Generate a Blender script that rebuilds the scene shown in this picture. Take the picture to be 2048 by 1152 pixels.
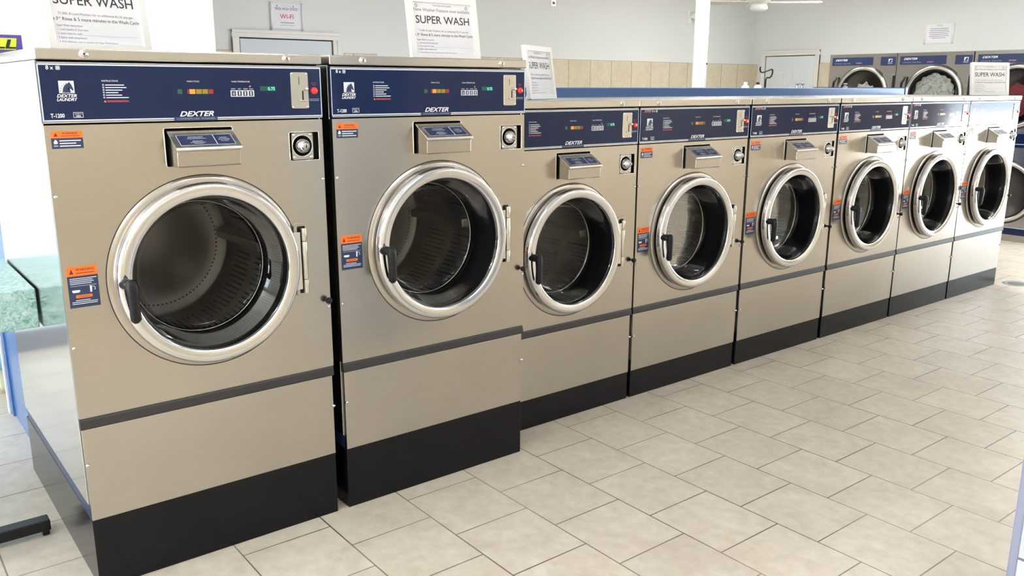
import bpy, bmesh, math, random
from mathutils import Matrix, Vector
random.seed(7)
PI = math.pi
S = bpy.context.scene
for o in list(bpy.data.objects):
    bpy.data.objects.remove(o)
COL = S.collection

# ------------------------------------------------------------------ camera
cam_d = bpy.data.cameras.new('camera')
cam_d.sensor_width = 36.0
cam_d.lens = 1710.2 * 36.0 / 2048.0
cam_d.clip_start = 0.05
cam = bpy.data.objects.new('camera', cam_d)
COL.objects.link(cam)
yaw, pit, rol = [math.radians(a) for a in (38.289, 13.317, 0.169)]
Fv = Vector((math.sin(yaw)*math.cos(pit), math.cos(yaw)*math.cos(pit), -math.sin(pit)))
R0 = Vector((math.cos(yaw), -math.sin(yaw), 0)); U0 = R0.cross(Fv)
Rv = R0*math.cos(rol)+U0*math.sin(rol); Uv = -R0*math.sin(rol)+U0*math.cos(rol)
M = Matrix((Rv, Uv, -Fv)).transposed().to_4x4()
M.translation = Vector((-0.4806, -2.7431, 1.5842))
cam.matrix_world = M
S.camera = cam

# ------------------------------------------------------------------ world, light, exposure
S.view_settings.view_transform = 'Standard'
S.view_settings.look = 'None'
S.view_settings.gamma = 1.0
S.view_settings.use_curve_mapping = False
S.view_settings.exposure = 0.87
SKY, SUNLIT_GROUND = 4.6, 13.0
W = bpy.data.worlds.new('daylight'); S.world = W
W.use_nodes = True
bg = W.node_tree.nodes['Background']
# pale blue sky above the horizon, sunlit pavement below it
_nt = W.node_tree
_tc0 = _nt.nodes.new('ShaderNodeTexCoord'); _sp = _nt.nodes.new('ShaderNodeSeparateXYZ')
_nt.links.new(_tc0.outputs['Generated'], _sp.inputs[0])
_mr = _nt.nodes.new('ShaderNodeMapRange'); _mr.inputs[1].default_value = -.034; _mr.inputs[2].default_value = -.026
_mr.inputs[3].default_value = SUNLIT_GROUND; _mr.inputs[4].default_value = SKY
_nt.links.new(_sp.outputs['Z'], _mr.inputs[0]); _nt.links.new(_mr.outputs[0], bg.inputs[1])
_cm = _nt.nodes.new('ShaderNodeMapRange'); _cm.inputs[1].default_value = -.034; _cm.inputs[2].default_value = -.026
_mx0 = _nt.nodes.new('ShaderNodeMix'); _mx0.data_type = 'RGBA'
_nt.links.new(_sp.outputs['Z'], _cm.inputs[0]); _nt.links.new(_cm.outputs[0], _mx0.inputs[0])
_mx0.inputs[6].default_value = (1.0, .985, .96, 1); _mx0.inputs[7].default_value = (.74, .88, 1.0, 1)
_nt.links.new(_mx0.outputs[2], bg.inputs[0])
S.cycles.use_denoising = True
S.cycles.max_bounces = 10
S.cycles.diffuse_bounces = 5
S.cycles.glossy_bounces = 5
S.cycles.transparent_max_bounces = 12
S.cycles.sample_clamp_indirect = 6.0
S.cycles.caustics_reflective = False
S.cycles.caustics_refractive = False

def area(name, loc, rot, sx, sy, power=0, color=(1, 1, 1), portal=False):
    l = bpy.data.lights.new(name, 'AREA'); l.shape = 'RECTANGLE'
    l.size = sx; l.size_y = sy; l.energy = power; l.color = color
    l.cycles.is_portal = portal
    o = bpy.data.objects.new(name, l); COL.objects.link(o)
    o.location = loc; o.rotation_euler = rot
    return o

# room limits
XL, XR, YF, YB, ZC = -4.0, 9.2, -4.6, 5.9, 3.05
XD = 11.19            # far wall behind the dryers, with door 2 and the glazed entrance
# openings: left wall window and the glazed entrance in the right wall
WIN_L = [(-2.4, -0.9, 0.5, 2.75), (-0.7, 2.3, 0.5, 2.75)]    # y0,y1,z0,z1
WIN_R = (-2.45, 0.75, 0.03, 2.5)
for (a, b, c, d) in WIN_L:
    area('daylight_window', (XL-0.02, (a+b)/2, (c+d)/2), (0, -PI/2, 0), d-c, b-a, portal=True)
area('daylight_entrance', (XD+0.05, (WIN_R[0]+WIN_R[1])/2, (WIN_R[2]+WIN_R[3])/2), (0, PI/2, 0), WIN_R[3]-WIN_R[2], WIN_R[1]-WIN_R[0], portal=True)

# ------------------------------------------------------------------ materials
def mat(name, col=(.8, .8, .8), rough=.5, metal=0.0, spec=.5, emit=None, es=0, coat=0, ior=None):
    m = bpy.data.materials.new(name); m.use_nodes = True
    b = m.node_tree.nodes['Principled BSDF']
    b.inputs['Base Color'].default_value = (*col, 1)
    b.inputs['Roughness'].default_value = rough
    b.inputs['Metallic'].default_value = metal
    b.inputs['Specular IOR Level'].default_value = spec
    b.inputs['Coat Weight'].default_value = coat
    b.inputs['Coat Roughness'].default_value = .03
    if emit:
        b.inputs['Emission Color'].default_value = (*emit, 1)
        b.inputs['Emission Strength'].default_value = es
    return m
def N(m, t, **kw):
    n = m.node_tree.nodes.new(t)
    for k, v in kw.items():
        if k in n.inputs.keys(): n.inputs[k].default_value = v
        else: setattr(n, k, v)
    return n
def L(m, a, b): m.node_tree.links.new(a, b)
def ramp(m, fac, stops):
    r = N(m, 'ShaderNodeValToRGB'); e = r.color_ramp.elements
    e[0].position, e[0].color = stops[0][0], (*stops[0][1], 1)
    e[1].position, e[1].color = stops[-1][0], (*stops[-1][1], 1)
    for p, c in stops[1:-1]:
        x = e.new(p); x.color = (*c, 1)
    L(m, fac, r.inputs[0]); return r.outputs[0]
def bsdf(m): return m.node_tree.nodes['Principled BSDF']

def brushed(name, col, r0, r1, scale=(1.5, 1.5, 90), bump=.04, var=.07):
    m = mat(name, col, r0, 1.0)
    tc = N(m, 'ShaderNodeTexCoord'); mp = N(m, 'ShaderNodeMapping'); mp.inputs['Scale'].default_value = scale
    L(m, tc.outputs['Object'], mp.inputs[0])
    n = N(m, 'ShaderNodeTexNoise', Scale=6.0, Detail=4.0); L(m, mp.outputs[0], n.inputs['Vector'])
    n2 = N(m, 'ShaderNodeTexNoise', Scale=2.2, Detail=3.0); L(m, tc.outputs['Object'], n2.inputs['Vector'])
    mr = N(m, 'ShaderNodeMapRange'); mr.inputs[3].default_value = r0; mr.inputs[4].default_value = r1
    L(m, n2.outputs[0], mr.inputs[0]); L(m, mr.outputs[0], bsdf(m).inputs['Roughness'])
    lo = tuple(c*(1-var) for c in col); hi = tuple(min(1, c*(1+var)) for c in col)
    mx = N(m, 'ShaderNodeMath', operation='ADD'); L(m, n.outputs[0], mx.inputs[0]); L(m, n2.outputs[0], mx.inputs[1])
    hf = N(m, 'ShaderNodeMath', operation='MULTIPLY'); L(m, mx.outputs[0], hf.inputs[0]); hf.inputs[1].default_value = .5
    L(m, ramp(m, hf.outputs[0], [(.3, lo), (.7, hi)]), bsdf(m).inputs['Base Color'])
    bp = N(m, 'ShaderNodeBump', Strength=bump, Distance=.002); L(m, n.outputs[0], bp.inputs['Height'])
    L(m, bp.outputs[0], bsdf(m).inputs['Normal'])
    return m
STEEL = brushed('brushed_stainless', (.480, .445, .408), .20, .28)
STEELS = brushed('polished_stainless', (.80, .81, .82), .09, .16, bump=.015, var=.04)
PLATE = brushed('plate_steel', (.52, .49, .45), .22, .3, bump=.02)
CHROME = mat('chrome', (.68, .68, .70), .07, 1.0)
SATIN = mat('satin_steel', (.68, .66, .62), .22, 1.0)
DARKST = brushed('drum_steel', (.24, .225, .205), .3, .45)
BLACK = mat('black_plastic', (.008, .008, .010), .4, spec=.3)
BASE = mat('black_base_laminate', (.005, .005, .007), .2, spec=.25)
RUBBER = mat('black_rubber', (.010, .010, .012), .35, spec=.3)
VOID = mat('recess_shade', (.006, .006, .007), .8)  # near black stands in for shade inside recesses, gaps and slots
TRIMK = mat('black_trim', (.022, .022, .024), .45)
NAVY = mat('navy_overlay', (.008, .018, .066), .09, spec=.25)
NAVYM = mat('navy_label', (.02, .035, .10), .35)
STRIPE = mat('pale_stripe', (.62, .68, .85), .3)
WHITEP = mat('white_print', (.80, .82, .88), .4)
GREYP = mat('grey_print', (.30, .34, .45), .4)
REDP = mat('red_print', (.55, .07, .07), .4)
PINKP = mat('express_print', (.60, .28, .32), .4)
ORANGE = mat('orange_label', (.95, .17, .02), .4)
ORDK = mat('label_print', (.12, .03, .02), .5)
REDBTN = mat('red_button', (.85, .02, .02), .25, coat=.5)
OLIVE = mat('olive_lamp', (.30, .24, .01), .3)
AMBER = mat('amber_lamp', (.9, .3, .03), .3, emit=(1, .3, .03), es=.08)
REDL = mat('dim_red_lamp', (.32, .02, .02), .3)
GREENL = mat('dim_green_lamp', (.02, .10, .05), .3)
LED = mat('green_led_digits', (.1, .8, .6), .3, emit=(.15, .9, .65), es=.45)
LEDBG = mat('led_window', (.01, .09, .07), .15)
WPLAST = mat('white_plastic', (.92, .92, .92), .25)
PAPER = mat('paper', (.90, .90, .96), .7)
INK = mat('ink', (.03, .03, .035), .7)
INKG = mat('grey_ink', (.22, .22, .25), .7)
WIFIRED = mat('wifi_red', (.75, .04, .08), .6)
WPAINT = mat('white_paint_trim', (.84, .83, .80), .35)
DOORP = mat('pale_door_paint', (.66, .72, .77), .4)
DOORP2 = mat('white_door_paint', (.78, .83, .86), .4)
BLUE = mat('blue_bulkhead_laminate', (.085, .19, .44), .22, spec=.3)
BLUED = mat('dark_blue_trim', (.03, .07, .20), .3)
FAN = mat('fan_white', (.74, .71, .64), .5)
FANSH = mat('frosted_shade', (.8, .8, .77), .4)
PURPLE = mat('purple_box', (.10, .06, .36), .4)
LIME = mat('lime_print', (.72, .85, .05), .5)
CYAN = mat('cyan_lit_plastic', (.35, .72, .92), .35)  # cyan light put into the colour of the stand-in bin
SAND = mat('sand_cloth', (.62, .60, .42), .8)
TOWEL = mat('pale_green_cloth', (.76, .80, .72), .9)
_n = N(TOWEL, 'ShaderNodeTexNoise', Scale=9.0, Detail=4.0, Distortion=1.5)
L(TOWEL, ramp(TOWEL, _n.outputs[0], [(.38, (.42, .46, .38)), (.5, (.70, .75, .64)), (.64, (.84, .86, .80))]), bsdf(TOWEL).inputs['Base Color'])
DCLOTH = mat('dark_red_cloth', (.30, .05, .06), .9)
BRASS = mat('brass', (.55, .42, .2), .3, 1.0)
COPPERP = mat('grey_pipe', (.35, .36, .36), .4, .6)

def thin_glass(name, tint, gloss, rough=.02):
    m = bpy.data.materials.new(name); m.use_nodes = True; nt = m.node_tree; nt.nodes.clear()
    o = N(m, 'ShaderNodeOutputMaterial'); t = N(m, 'ShaderNodeBsdfTransparent'); g = N(m, 'ShaderNodeBsdfGlossy')
    t.inputs[0].default_value = (*tint, 1); g.inputs['Roughness'].default_value = rough
    fr = N(m, 'ShaderNodeFresnel', IOR=1.35); ad = N(m, 'ShaderNodeMath', operation='MULTIPLY_ADD')
    ad.inputs[1].default_value = .35; ad.inputs[2].default_value = gloss
    L(m, fr.outputs[0], ad.inputs[0])
    mx = N(m, 'ShaderNodeMixShader'); L(m, ad.outputs[0], mx.inputs[0]); L(m, t.outputs[0], mx.inputs[1]); L(m, g.outputs[0], mx.inputs[2])
    L(m, mx.outputs[0], o.inputs[0]); return m
GLASS = thin_glass('door_glass', (.66, .66, .67), .012)
PANE = thin_glass('window_pane', (.97, .98, .98), .02)

# wall paint
WALL = mat('white_wall_paint', (.80, .825, .82), .55)
_n = N(WALL, 'ShaderNodeTexNoise', Scale=60.0, Detail=3.0); _b = N(WALL, 'ShaderNodeBump', Strength=.06, Distance=.003)
L(WALL, _n.outputs[0], _b.inputs['Height']); L(WALL, _b.outputs[0], bsdf(WALL).inputs['Normal'])
CEIL = mat('ceiling_paint', (.80, .80, .78), .7)

def tile_mat(name, axes, off, bw, rh, offset, mortar, cols, mcol, rough, shift=1, bump=.25, mott=5.0):
    m = mat(name, cols[0], rough)
    g = N(m, 'ShaderNodeNewGeometry'); sp = N(m, 'ShaderNodeSeparateXYZ'); L(m, g.outputs['Position'], sp.inputs[0])
    cb = N(m, 'ShaderNodeCombineXYZ')
    for i, ax in enumerate(axes):
        s = N(m, 'ShaderNodeMath', operation='SUBTRACT'); L(m, sp.outputs[ax], s.inputs[0]); s.inputs[1].default_value = off[i]
        L(m, s.outputs[0], cb.inputs[i])
    br = N(m, 'ShaderNodeTexBrick'); br.offset = offset; br.offset_frequency = 2; br.squash = 1.0
    br.inputs['Scale'].default_value = 1.0; br.inputs['Mortar Size'].default_value = mortar; br.inputs['Mortar Smooth'].default_value = .15
    br.inputs['Brick Width'].default_value = bw; br.inputs['Row Height'].default_value = rh; br.inputs['Bias'].default_value = 0
    br.inputs['Color1'].default_value = (0, 0, 0, 1); br.inputs['Color2'].default_value = (1, 1, 1, 1)
    L(m, cb.outputs[0], br.inputs['Vector'])
    n1 = N(m, 'ShaderNodeTexNoise', Scale=mott, Detail=6.0, Roughness=.6, Distortion=.6); L(m, cb.outputs[0], n1.inputs['Vector'])
    n2 = N(m, 'ShaderNodeTexNoise', Scale=mott*4.5, Detail=4.0, Roughness=.6); L(m, cb.outputs[0], n2.inputs['Vector'])
    a = N(m, 'ShaderNodeMath', operation='ADD'); L(m, n1.outputs[0], a.inputs[0]); L(m, n2.outputs[0], a.inputs[1])
    a2 = N(m, 'ShaderNodeMath', operation='MULTIPLY'); a2.inputs[1].default_value = .5; L(m, a.outputs[0], a2.inputs[0])
    tc = ramp(m, a2.outputs[0], [(.36, cols[0]), (.5, cols[1]), (.64, cols[2])])
    hs = N(m, 'ShaderNodeHueSaturation'); L(m, tc, hs.inputs['Color'])
    mv = N(m, 'ShaderNodeMapRange'); mv.inputs[3].default_value = .965; mv.inputs[4].default_value = 1.03
    L(m, br.outputs['Color'], mv.inputs[0]); L(m, mv.outputs[0], hs.inputs['Value'])
    n3 = N(m, 'ShaderNodeTexNoise', Scale=1.7, Detail=2.0); L(m, cb.outputs[0], n3.inputs['Vector'])
    mc = ramp(m, n3.outputs[0], [(.4, mcol[0]), (.62, mcol[1])])
    mx = N(m, 'ShaderNodeMix', data_type='RGBA'); L(m, br.outputs['Fac'], mx.inputs[0]); L(m, hs.outputs[0], mx.inputs[6]); L(m, mc, mx.inputs[7])
    L(m, mx.outputs[2], bsdf(m).inputs['Base Color'])
    inv = N(m, 'ShaderNodeMath', operation='SUBTRACT'); inv.inputs[0].default_value = 1.0; L(m, br.outputs['Fac'], inv.inputs[1])
    bp = N(m, 'ShaderNodeBump', Strength=bump, Distance=.002); L(m, inv.outputs[0], bp.inputs['Height']); L(m, bp.outputs[0], bsdf(m).inputs['Normal'])
    return m
FLOOR = tile_mat('floor_tile', ('Y', 'X'), (-.08-40*.3345, .772-20*.3302), .3345, .3302, .5, .0028,
                 [(.52, .455, .38), (.585, .52, .44), (.64, .585, .51)], [(.10, .075, .055), (.28, .235, .19)], .42, mott=4.5)
TAN = tile_mat('tan_wall_tile', ('X', 'Z'), (8.838-40*.3925, 1.53-10*.39), .3925, .39, 0, .0035,
               [(.64, .56, .42), (.70, .62, .475), (.75, .67, .52)], [(.16, .12, .08), (.22, .17, .12)], .35, mott=5)
TANY = tile_mat('tan_wall_tile_side', ('Y', 'Z'), (5.9-40*.3925, 1.53-10*.39), .3925, .39, 0, .0035,
                [(.64, .56, .42), (.70, .62, .475), (.75, .67, .52)], [(.16, .12, .08), (.22, .17, .12)], .35, mott=5)
WTILE = tile_mat('white_wall_tile', ('Y', 'Z'), (-1.94-10*.30, .337-10*.30), .30, .30, 0, .004,
                 [(.60, .63, .68), (.62, .65, .70), (.64, .67, .72)], [(.16, .16, .20), (.2, .2, .24)], .2, mott=3)

COUNTER = mat('speckled_counter', (.4, .7, .7), .35)
_t = N(COUNTER, 'ShaderNodeTexCoord')
_v = N(COUNTER, 'ShaderNodeTexNoise', Scale=55.0, Detail=5.0, Roughness=.7, Distortion=1.2); L(COUNTER, _t.outputs['Object'], _v.inputs['Vector'])
L(COUNTER, ramp(COUNTER, _v.outputs[0], [(.36, (.16, .36, .36)), (.46, (.36, .60, .58)), (.56, (.50, .72, .70)), (.66, (.74, .84, .82))]), bsdf(COUNTER).inputs['Base Color'])
_b = N(COUNTER, 'ShaderNodeBump', Strength=.35, Distance=.004); L(COUNTER, _v.outputs[0], _b.inputs['Height']); L(COUNTER, _b.outputs[0], bsdf(COUNTER).inputs['Normal'])

# ------------------------------------------------------------------ mesh builder
class MB:
    def __init__(s): s.v = []; s.f = []; s.m = []; s.sm = []; s.mats = []
    def mi(s, m):
        if m not in s.mats: s.mats.append(m)
        return s.mats.index(m)
    def add(s, vs, fs, m, smooth=False):
        o = len(s.v); s.v += [tuple(v) for v in vs]; k = s.mi(m)
        for f in fs: s.f.append([i+o for i in f]); s.m.append(k); s.sm.append(smooth)
    def box(s, x0, x1, y0, y1, z0, z1, m, taper=None):
        v = [(x0, y0, z0), (x1, y0, z0), (x1, y1, z0), (x0, y1, z0), (x0, y0, z1), (x1, y0, z1), (x1, y1, z1), (x0, y1, z1)]
        s.add(v, [(0, 3, 2, 1), (4, 5, 6, 7), (0, 1, 5, 4), (1, 2, 6, 5), (2, 3, 7, 6), (3, 0, 4, 7)], m)
    def quad(s, x0, x1, z0, z1, y, m):           # upright, facing -y
        s.add([(x0, y, z0), (x1, y, z0), (x1, y, z1), (x0, y, z1)], [(0, 1, 2, 3)], m)
    def poly(s, pts, y, m):
        bm = bmesh.new(); vs = [bm.verts.new((p[0], y, p[1])) for p in pts]; f = bm.faces.new(vs)
        bmesh.ops.triangulate(bm, faces=[f]); bm.verts.index_update()
        s.add([v.co for v in bm.verts], [[v.index for v in q.verts] for q in bm.faces], m); bm.free()
    def prism(s, pts, x0, x1, m):                # profile in (y,z) pushed along x
        n = len(pts); v = [(x0, p[0], p[1]) for p in pts]+[(x1, p[0], p[1]) for p in pts]
        s.add(v, [list(range(n))[::-1], list(range(n, 2*n))]+[(i, (i+1) % n, n+(i+1) % n, n+i) for i in range(n)], m)
    def extr(s, pts, y0, y1, m):                 # profile in (x,z) pushed along y
        n = len(pts); v = [(p[0], y0, p[1]) for p in pts]+[(p[0], y1, p[1]) for p in pts]
        s.add(v, [list(range(n)), list(range(n, 2*n))[::-1]]+[((i+1) % n, i, n+i, n+(i+1) % n) for i in range(n)], m)
    def lathe(s, prof, cx, cz, m, seg=72, smooth=True, close=False):   # (r,y) about the y axis
        n = len(prof); v = []
        for k in range(seg):
            a = 2*PI*k/seg
            for r, y in prof: v.append((cx+r*math.cos(a), y, cz+r*math.sin(a)))
        f = []
        for k in range(seg):
            q = (k+1) % seg
            for i in range(n-1 if not close else n):
                j = (i+1) % n
                f.append((k*n+i, k*n+j, q*n+j, q*n+i))
        s.add(v, f, m, smooth)
    def latz(s, prof, cx, cy, m, seg=32, smooth=True):                # (r,z) about the z axis
        n = len(prof); v = []
        for k in range(seg):
            a = 2*PI*k/seg
            for r, z in prof: v.append((cx+r*math.cos(a), cy+r*math.sin(a), z))
        f = []
        for k in range(seg):
            q = (k+1) % seg
            for i in range(n-1): f.append((k*n+i, q*n+i, q*n+i+1, k*n+i+1))
        s.add(v, f, m, smooth)
    def tube(s, pts, rad, m, seg=12, flat=1.0):
        pts = [Vector(p) for p in pts]; n = len(pts); rad = rad if isinstance(rad, (list, tuple)) else [rad]*n
        v = []; up = Vector((0, 0, 1))
        d0 = (pts[1]-pts[0]).normalized(); a = d0.orthogonal().normalized()
        for i, p in enumerate(pts):
            d = (pts[min(i+1, n-1)]-pts[max(i-1, 0)]).normalized()
            a = (a-d*a.dot(d)).normalized(); b = d.cross(a)
            for k in range(seg):
                t = 2*PI*k/seg; v.append(p+a*math.cos(t)*rad[i]+b*math.sin(t)*rad[i]*flat)
        f = [(i*seg+k, i*seg+(k+1) % seg, (i+1)*seg+(k+1) % seg, (i+1)*seg+k) for i in range(n-1) for k in range(seg)]
        f.append(list(range(seg))[::-1]); f.append([(n-1)*seg+k for k in range(seg)])
        s.add(v, f, m, True)
    def holes(s, outer, holes, y0, y1, m):       # plate in the xz plane with holes
        bm = bmesh.new(); es = []
        for lp in [outer]+holes:
            vs = [bm.verts.new((p[0], y0, p[1])) for p in lp]
            es += [bm.edges.new((vs[i], vs[(i+1) % len(vs)])) for i in range(len(vs))]
        bmesh.ops.triangle_fill(bm, use_beauty=True, use_dissolve=False, edges=es, normal=(0, -1, 0))
        bmesh.ops.recalc_face_normals(bm, faces=bm.faces)
        if bm.faces and sum(f.normal.y for f in bm.faces) > 0: bmesh.ops.reverse_faces(bm, faces=bm.faces)
        bm.verts.index_update()
        vs = [v.co.copy() for v in bm.verts]; fs = [[v.index for v in f.verts] for f in bm.faces]; bm.free()
        s.add(vs, fs, m)
        s.add([(v.x, y1, v.z) for v in vs], [f[::-1] for f in fs], m)
        for lp in [outer]+holes:
            n = len(lp); s.add([(p[0], y0, p[1]) for p in lp]+[(p[0], y1, p[1]) for p in lp], [(i, (i+1) % n, n+(i+1) % n, n+i) for i in range(n)], m)
    def text(s, t, x, z, size, y, m, align='LEFT', shear=0, bold=0, sx=1.0, width=None):
        vs, fs = text_geo(t, shear, bold, align)
        if width:
            xs = [v[0] for v in vs]; w = (max(xs)-min(xs)) or 1; sx = width/(w*size)
        s.add([(x+v[0]*size*sx, y, z+v[1]*size) for v in vs], fs, m)
    def xform(s, mtx, start=0):
        for i in range(start, len(s.v)): s.v[i] = tuple(mtx @ Vector(s.v[i]))
    def build(s, name, parent=None, bevel=0, bseg=2, loc=None):
        me = bpy.data.meshes.new(name); me.from_pydata(s.v, [], s.f)
        for m in s.mats: me.materials.append(m)
        for i, p in enumerate(me.polygons): p.material_index = s.m[i]; p.use_smooth = s.sm[i]
        me.update()
        o = bpy.data.objects.new(name, me); COL.objects.link(o)
        if parent: o.parent = parent
        if loc: o.location = loc
        if bevel:
            b = o.modifiers.new('bevel', 'BEVEL'); b.width = bevel; b.segments = bseg; b.limit_method = 'ANGLE'; b.angle_limit = math.radians(40)
        return o
_tc = {}
def text_geo(t, shear, bold, align):
    k = (t, shear, bold, align)
    if k not in _tc:
        c = bpy.data.curves.new('t', 'FONT'); c.body = t; c.shear = shear; c.offset = bold; c.align_x = align; c.resolution_u = 3; c.fill_mode = 'FRONT'
        o = bpy.data.objects.new('t', c); COL.objects.link(o)
        dg = bpy.context.evaluated_depsgraph_get(); ev = o.evaluated_get(dg); me = ev.to_mesh()
        _tc[k] = ([tuple(v.co) for v in me.vertices], [list(p.vertices) for p in me.polygons])
        ev.to_mesh_clear(); bpy.data.objects.remove(o); bpy.data.curves.remove(c)
    return _tc[k]
def circ(cx, cz, r, n=72): return [(cx+r*math.cos(2*PI*i/n), cz+r*math.sin(2*PI*i/n)) for i in range(n)]
def rect(x0, x1, z0, z1): return [(x0, z0), (x1, z0), (x1, z1), (x0, z1)]
def rrect(x0, x1, z0, z1, r, n=4):
    o = []
    for cx, cz, a0 in ((x1-r, z0+r, -90), (x1-r, z1-r, 0), (x0+r, z1-r, 90), (x0+r, z0+r, 180)):
        for i in range(n+1):
            a = math.radians(a0+90*i/n); o.append((cx+r*math.cos(a), cz+r*math.sin(a)))
    return o
def thing(name, label, cat, loc=(0, 0, 0), rz=0, group=None):
    o = bpy.data.objects.new(name, None); COL.objects.link(o); o.empty_display_size = .1
    o.location = loc; o.rotation_euler = (0, 0, rz); o['label'] = label; o['category'] = cat
    if group: o['group'] = group
    return o
def tag(o, label, cat, group=None):
    o['label'] = label; o['category'] = cat
    if group: o['group'] = group
    return o
def struct(o, label=None):
    o['kind'] = 'structure'
    if label: o['label'] = label
    return o
def empty_struct(name, loc=(0, 0, 0), rz=0):
    o = bpy.data.objects.new(name, None); COL.objects.link(o); o.location = loc; o.rotation_euler = (0, 0, rz); o['kind'] = 'structure'; return o

# ------------------------------------------------------------------ room shell
b = MB(); b.box(XL-.2, XD+.3, YF-.2, YB+.2, -.1, 0, FLOOR); struct(b.build('floor'))
b = MB(); b.box(XL-.2, XD+.3, YF-.2, YB+.2, ZC, ZC+.1, CEIL); struct(b.build('ceiling'))
b = MB(); b.box(XL-.2, XD+.2, YB, YB+.15, 0, ZC, WALL); struct(b.build('wall_back'))
b = MB(); b.box(XL-.2, XD+.2, YF-.15, YF, 0, ZC, WALL); struct(b.build('wall_front'))
def wall_yz(name, x, th, y0, y1, hs, m):        # wall normal to x
    w = MB(); w.holes(rect(y0, y1, 0, ZC), [rect(*h) for h in hs], 0, th, m)
    w.v = [(x+v[1], v[0], v[2]) for v in w.v]
    o = struct(w.build(name))
    bm = bmesh.new(); bm.from_mesh(o.data); bmesh.ops.recalc_face_normals(bm, faces=bm.faces); bm.to_mesh(o.data); bm.free(); return o
wall_yz('wall_left', XL-.15, .15, YF, YB, WIN_L, WALL)
wall_yz('wall_right', XD, .15, YF, YB, [(WIN_R[0], WIN_R[1], WIN_R[2], WIN_R[3])], WALL)
# white partition block at the back left
b = MB(); b.box(XL, 1.585, 3.0, YB, 0, ZC, WALL); struct(b.build('wall_partition'))
b = MB(); b.box(XL, 1.585, 2.985, 3.0, 0, .13, mat('grey_base', (.25, .25, .28), .4)); struct(b.build('baseboard_partition'))
# wainscot tile bands with a white cap
b = MB(); b.box(1.585, 2.82, YB-.012, YB, 0, 1.92, TAN); b.box(4.02, 4.42, YB-.012, YB, 0, 1.92, TAN); b.box(5.02, XD, YB-.012, YB, 0, 1.92, TAN)
b.box(5.02, XD, YB-.016, YB, 1.92, 1.932, WPAINT); struct(b.build('trim_1'))
b = MB(); b.box(XD-.012, XD, 5.80, YB-.012, 0, 1.92, TANY); b.box(XD-.012, XD, 4.50, 4.71, 0, 1.92, TANY); struct(b.build('trim_2'))
b = MB(); b.box(XL, XD, YF, YF+.012, 0, 1.92, TAN); b.box(XL, XD, YF, YF+.016, 1.92, 1.935, WPAINT); struct(b.build('trim_3'))
b = MB(); b.box(XD-.012, XD, YF+.02, WIN_R[0]-.08, 0, 1.92, TANY); struct(b.build('trim_4'))

def glazing(name, x, y0, y1, z0, z1, nm, inner):
    o = empty_struct(name)
    f = MB(); t = .05
    f.box(x-.03, x+.03, y0, y1, z0, z0+t, WPAINT); f.box(x-.03, x+.03, y0, y1, z1-t, z1, WPAINT)
    for i in range(nm+1):
        yy = y0+(y1-y0-t)*i/nm; f.box(x-.03, x+.03, yy, yy+t, z0+t, z1-t, WPAINT)
    f.build('window_frame', o)
    g = MB(); g.add([(x, y0, z0), (x, y1, z0), (x, y1, z1), (x, y0, z1)], [(0, 1, 2, 3)], PANE); g.build('window_glass', o)
glazing('window_1', XL-.08, *WIN_L[0], 2, 1)
glazing('window_2', XL-.08, *WIN_L[1], 2, 1)
glazing('window_3', XD+.08, *WIN_R, 2, -1)

def door(name, w, h, m, panels):
    d = empty_struct(name)                       # local: x along the wall, facing -y, 0,0 = lower left of the slab
    s = MB(); s.box(0, w, -.012, -.001, .0, h, m)
    if panels:
        for (px, pz, pw, ph) in panels:
            s.holes(rect(px, px+pw, pz, pz+ph), [rect(px+.022, px+pw-.022, pz+.022, pz+ph-.022)], -.022, -.012, m)
            s.box(px+.045, px+pw-.045, -.020, -.012, pz+.045, pz+ph-.045, m)
    s.build('door_slab', d, bevel=.002)
    j = MB(); j.box(-.02, w+.02, -.006, -.0005, 0, h+.02, VOID); j.build('door_gap', d)
    c = MB(); cw = .085
    for q, dd in ((0, .03), (.055, .042)):
        c.box(-cw, -.01-q if q == 0 else -.055, -dd, -.0005, 0, h+.01, WPAINT) if q else c.box(-cw, -.012, -.03, -.0005, 0, h+.012, WPAINT)
        c.box(w+.012 if q == 0 else w+.055, w+cw, -dd, -.0005, 0, h+.012, WPAINT)
        c.box(-cw, w+cw, -dd, -.0005, h+(.012 if q == 0 else .055), h+cw, WPAINT)
    c.build('door_casing', d, bevel=.003)
    k = MB(); k.lathe([(0, -.07), (.02, -.068), (.028, -.055), (.02, -.04), (.012, -.035), (.012, -.015), (.03, -.013)], w-.07, .95, SATIN, 20); k.build('door_knob', d)
    return d
d1 = door('door_1', 1.0, 2.035, DOORP, None); d1.location = (2.873, YB, 0)
d2 = door('door_2', .85, 2.03, DOORP2, [(.11, 1.62, .26, .22), (.48, 1.62, .26, .22), (.11, .85, .26, .68), (.48, .85, .26, .68), (.11, .12, .26, .62), (.48, .12, .26, .62)])
d2.location = (XD, 5.64, 0); d2.rotation_euler = (0, 0, -PI/2)

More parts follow.
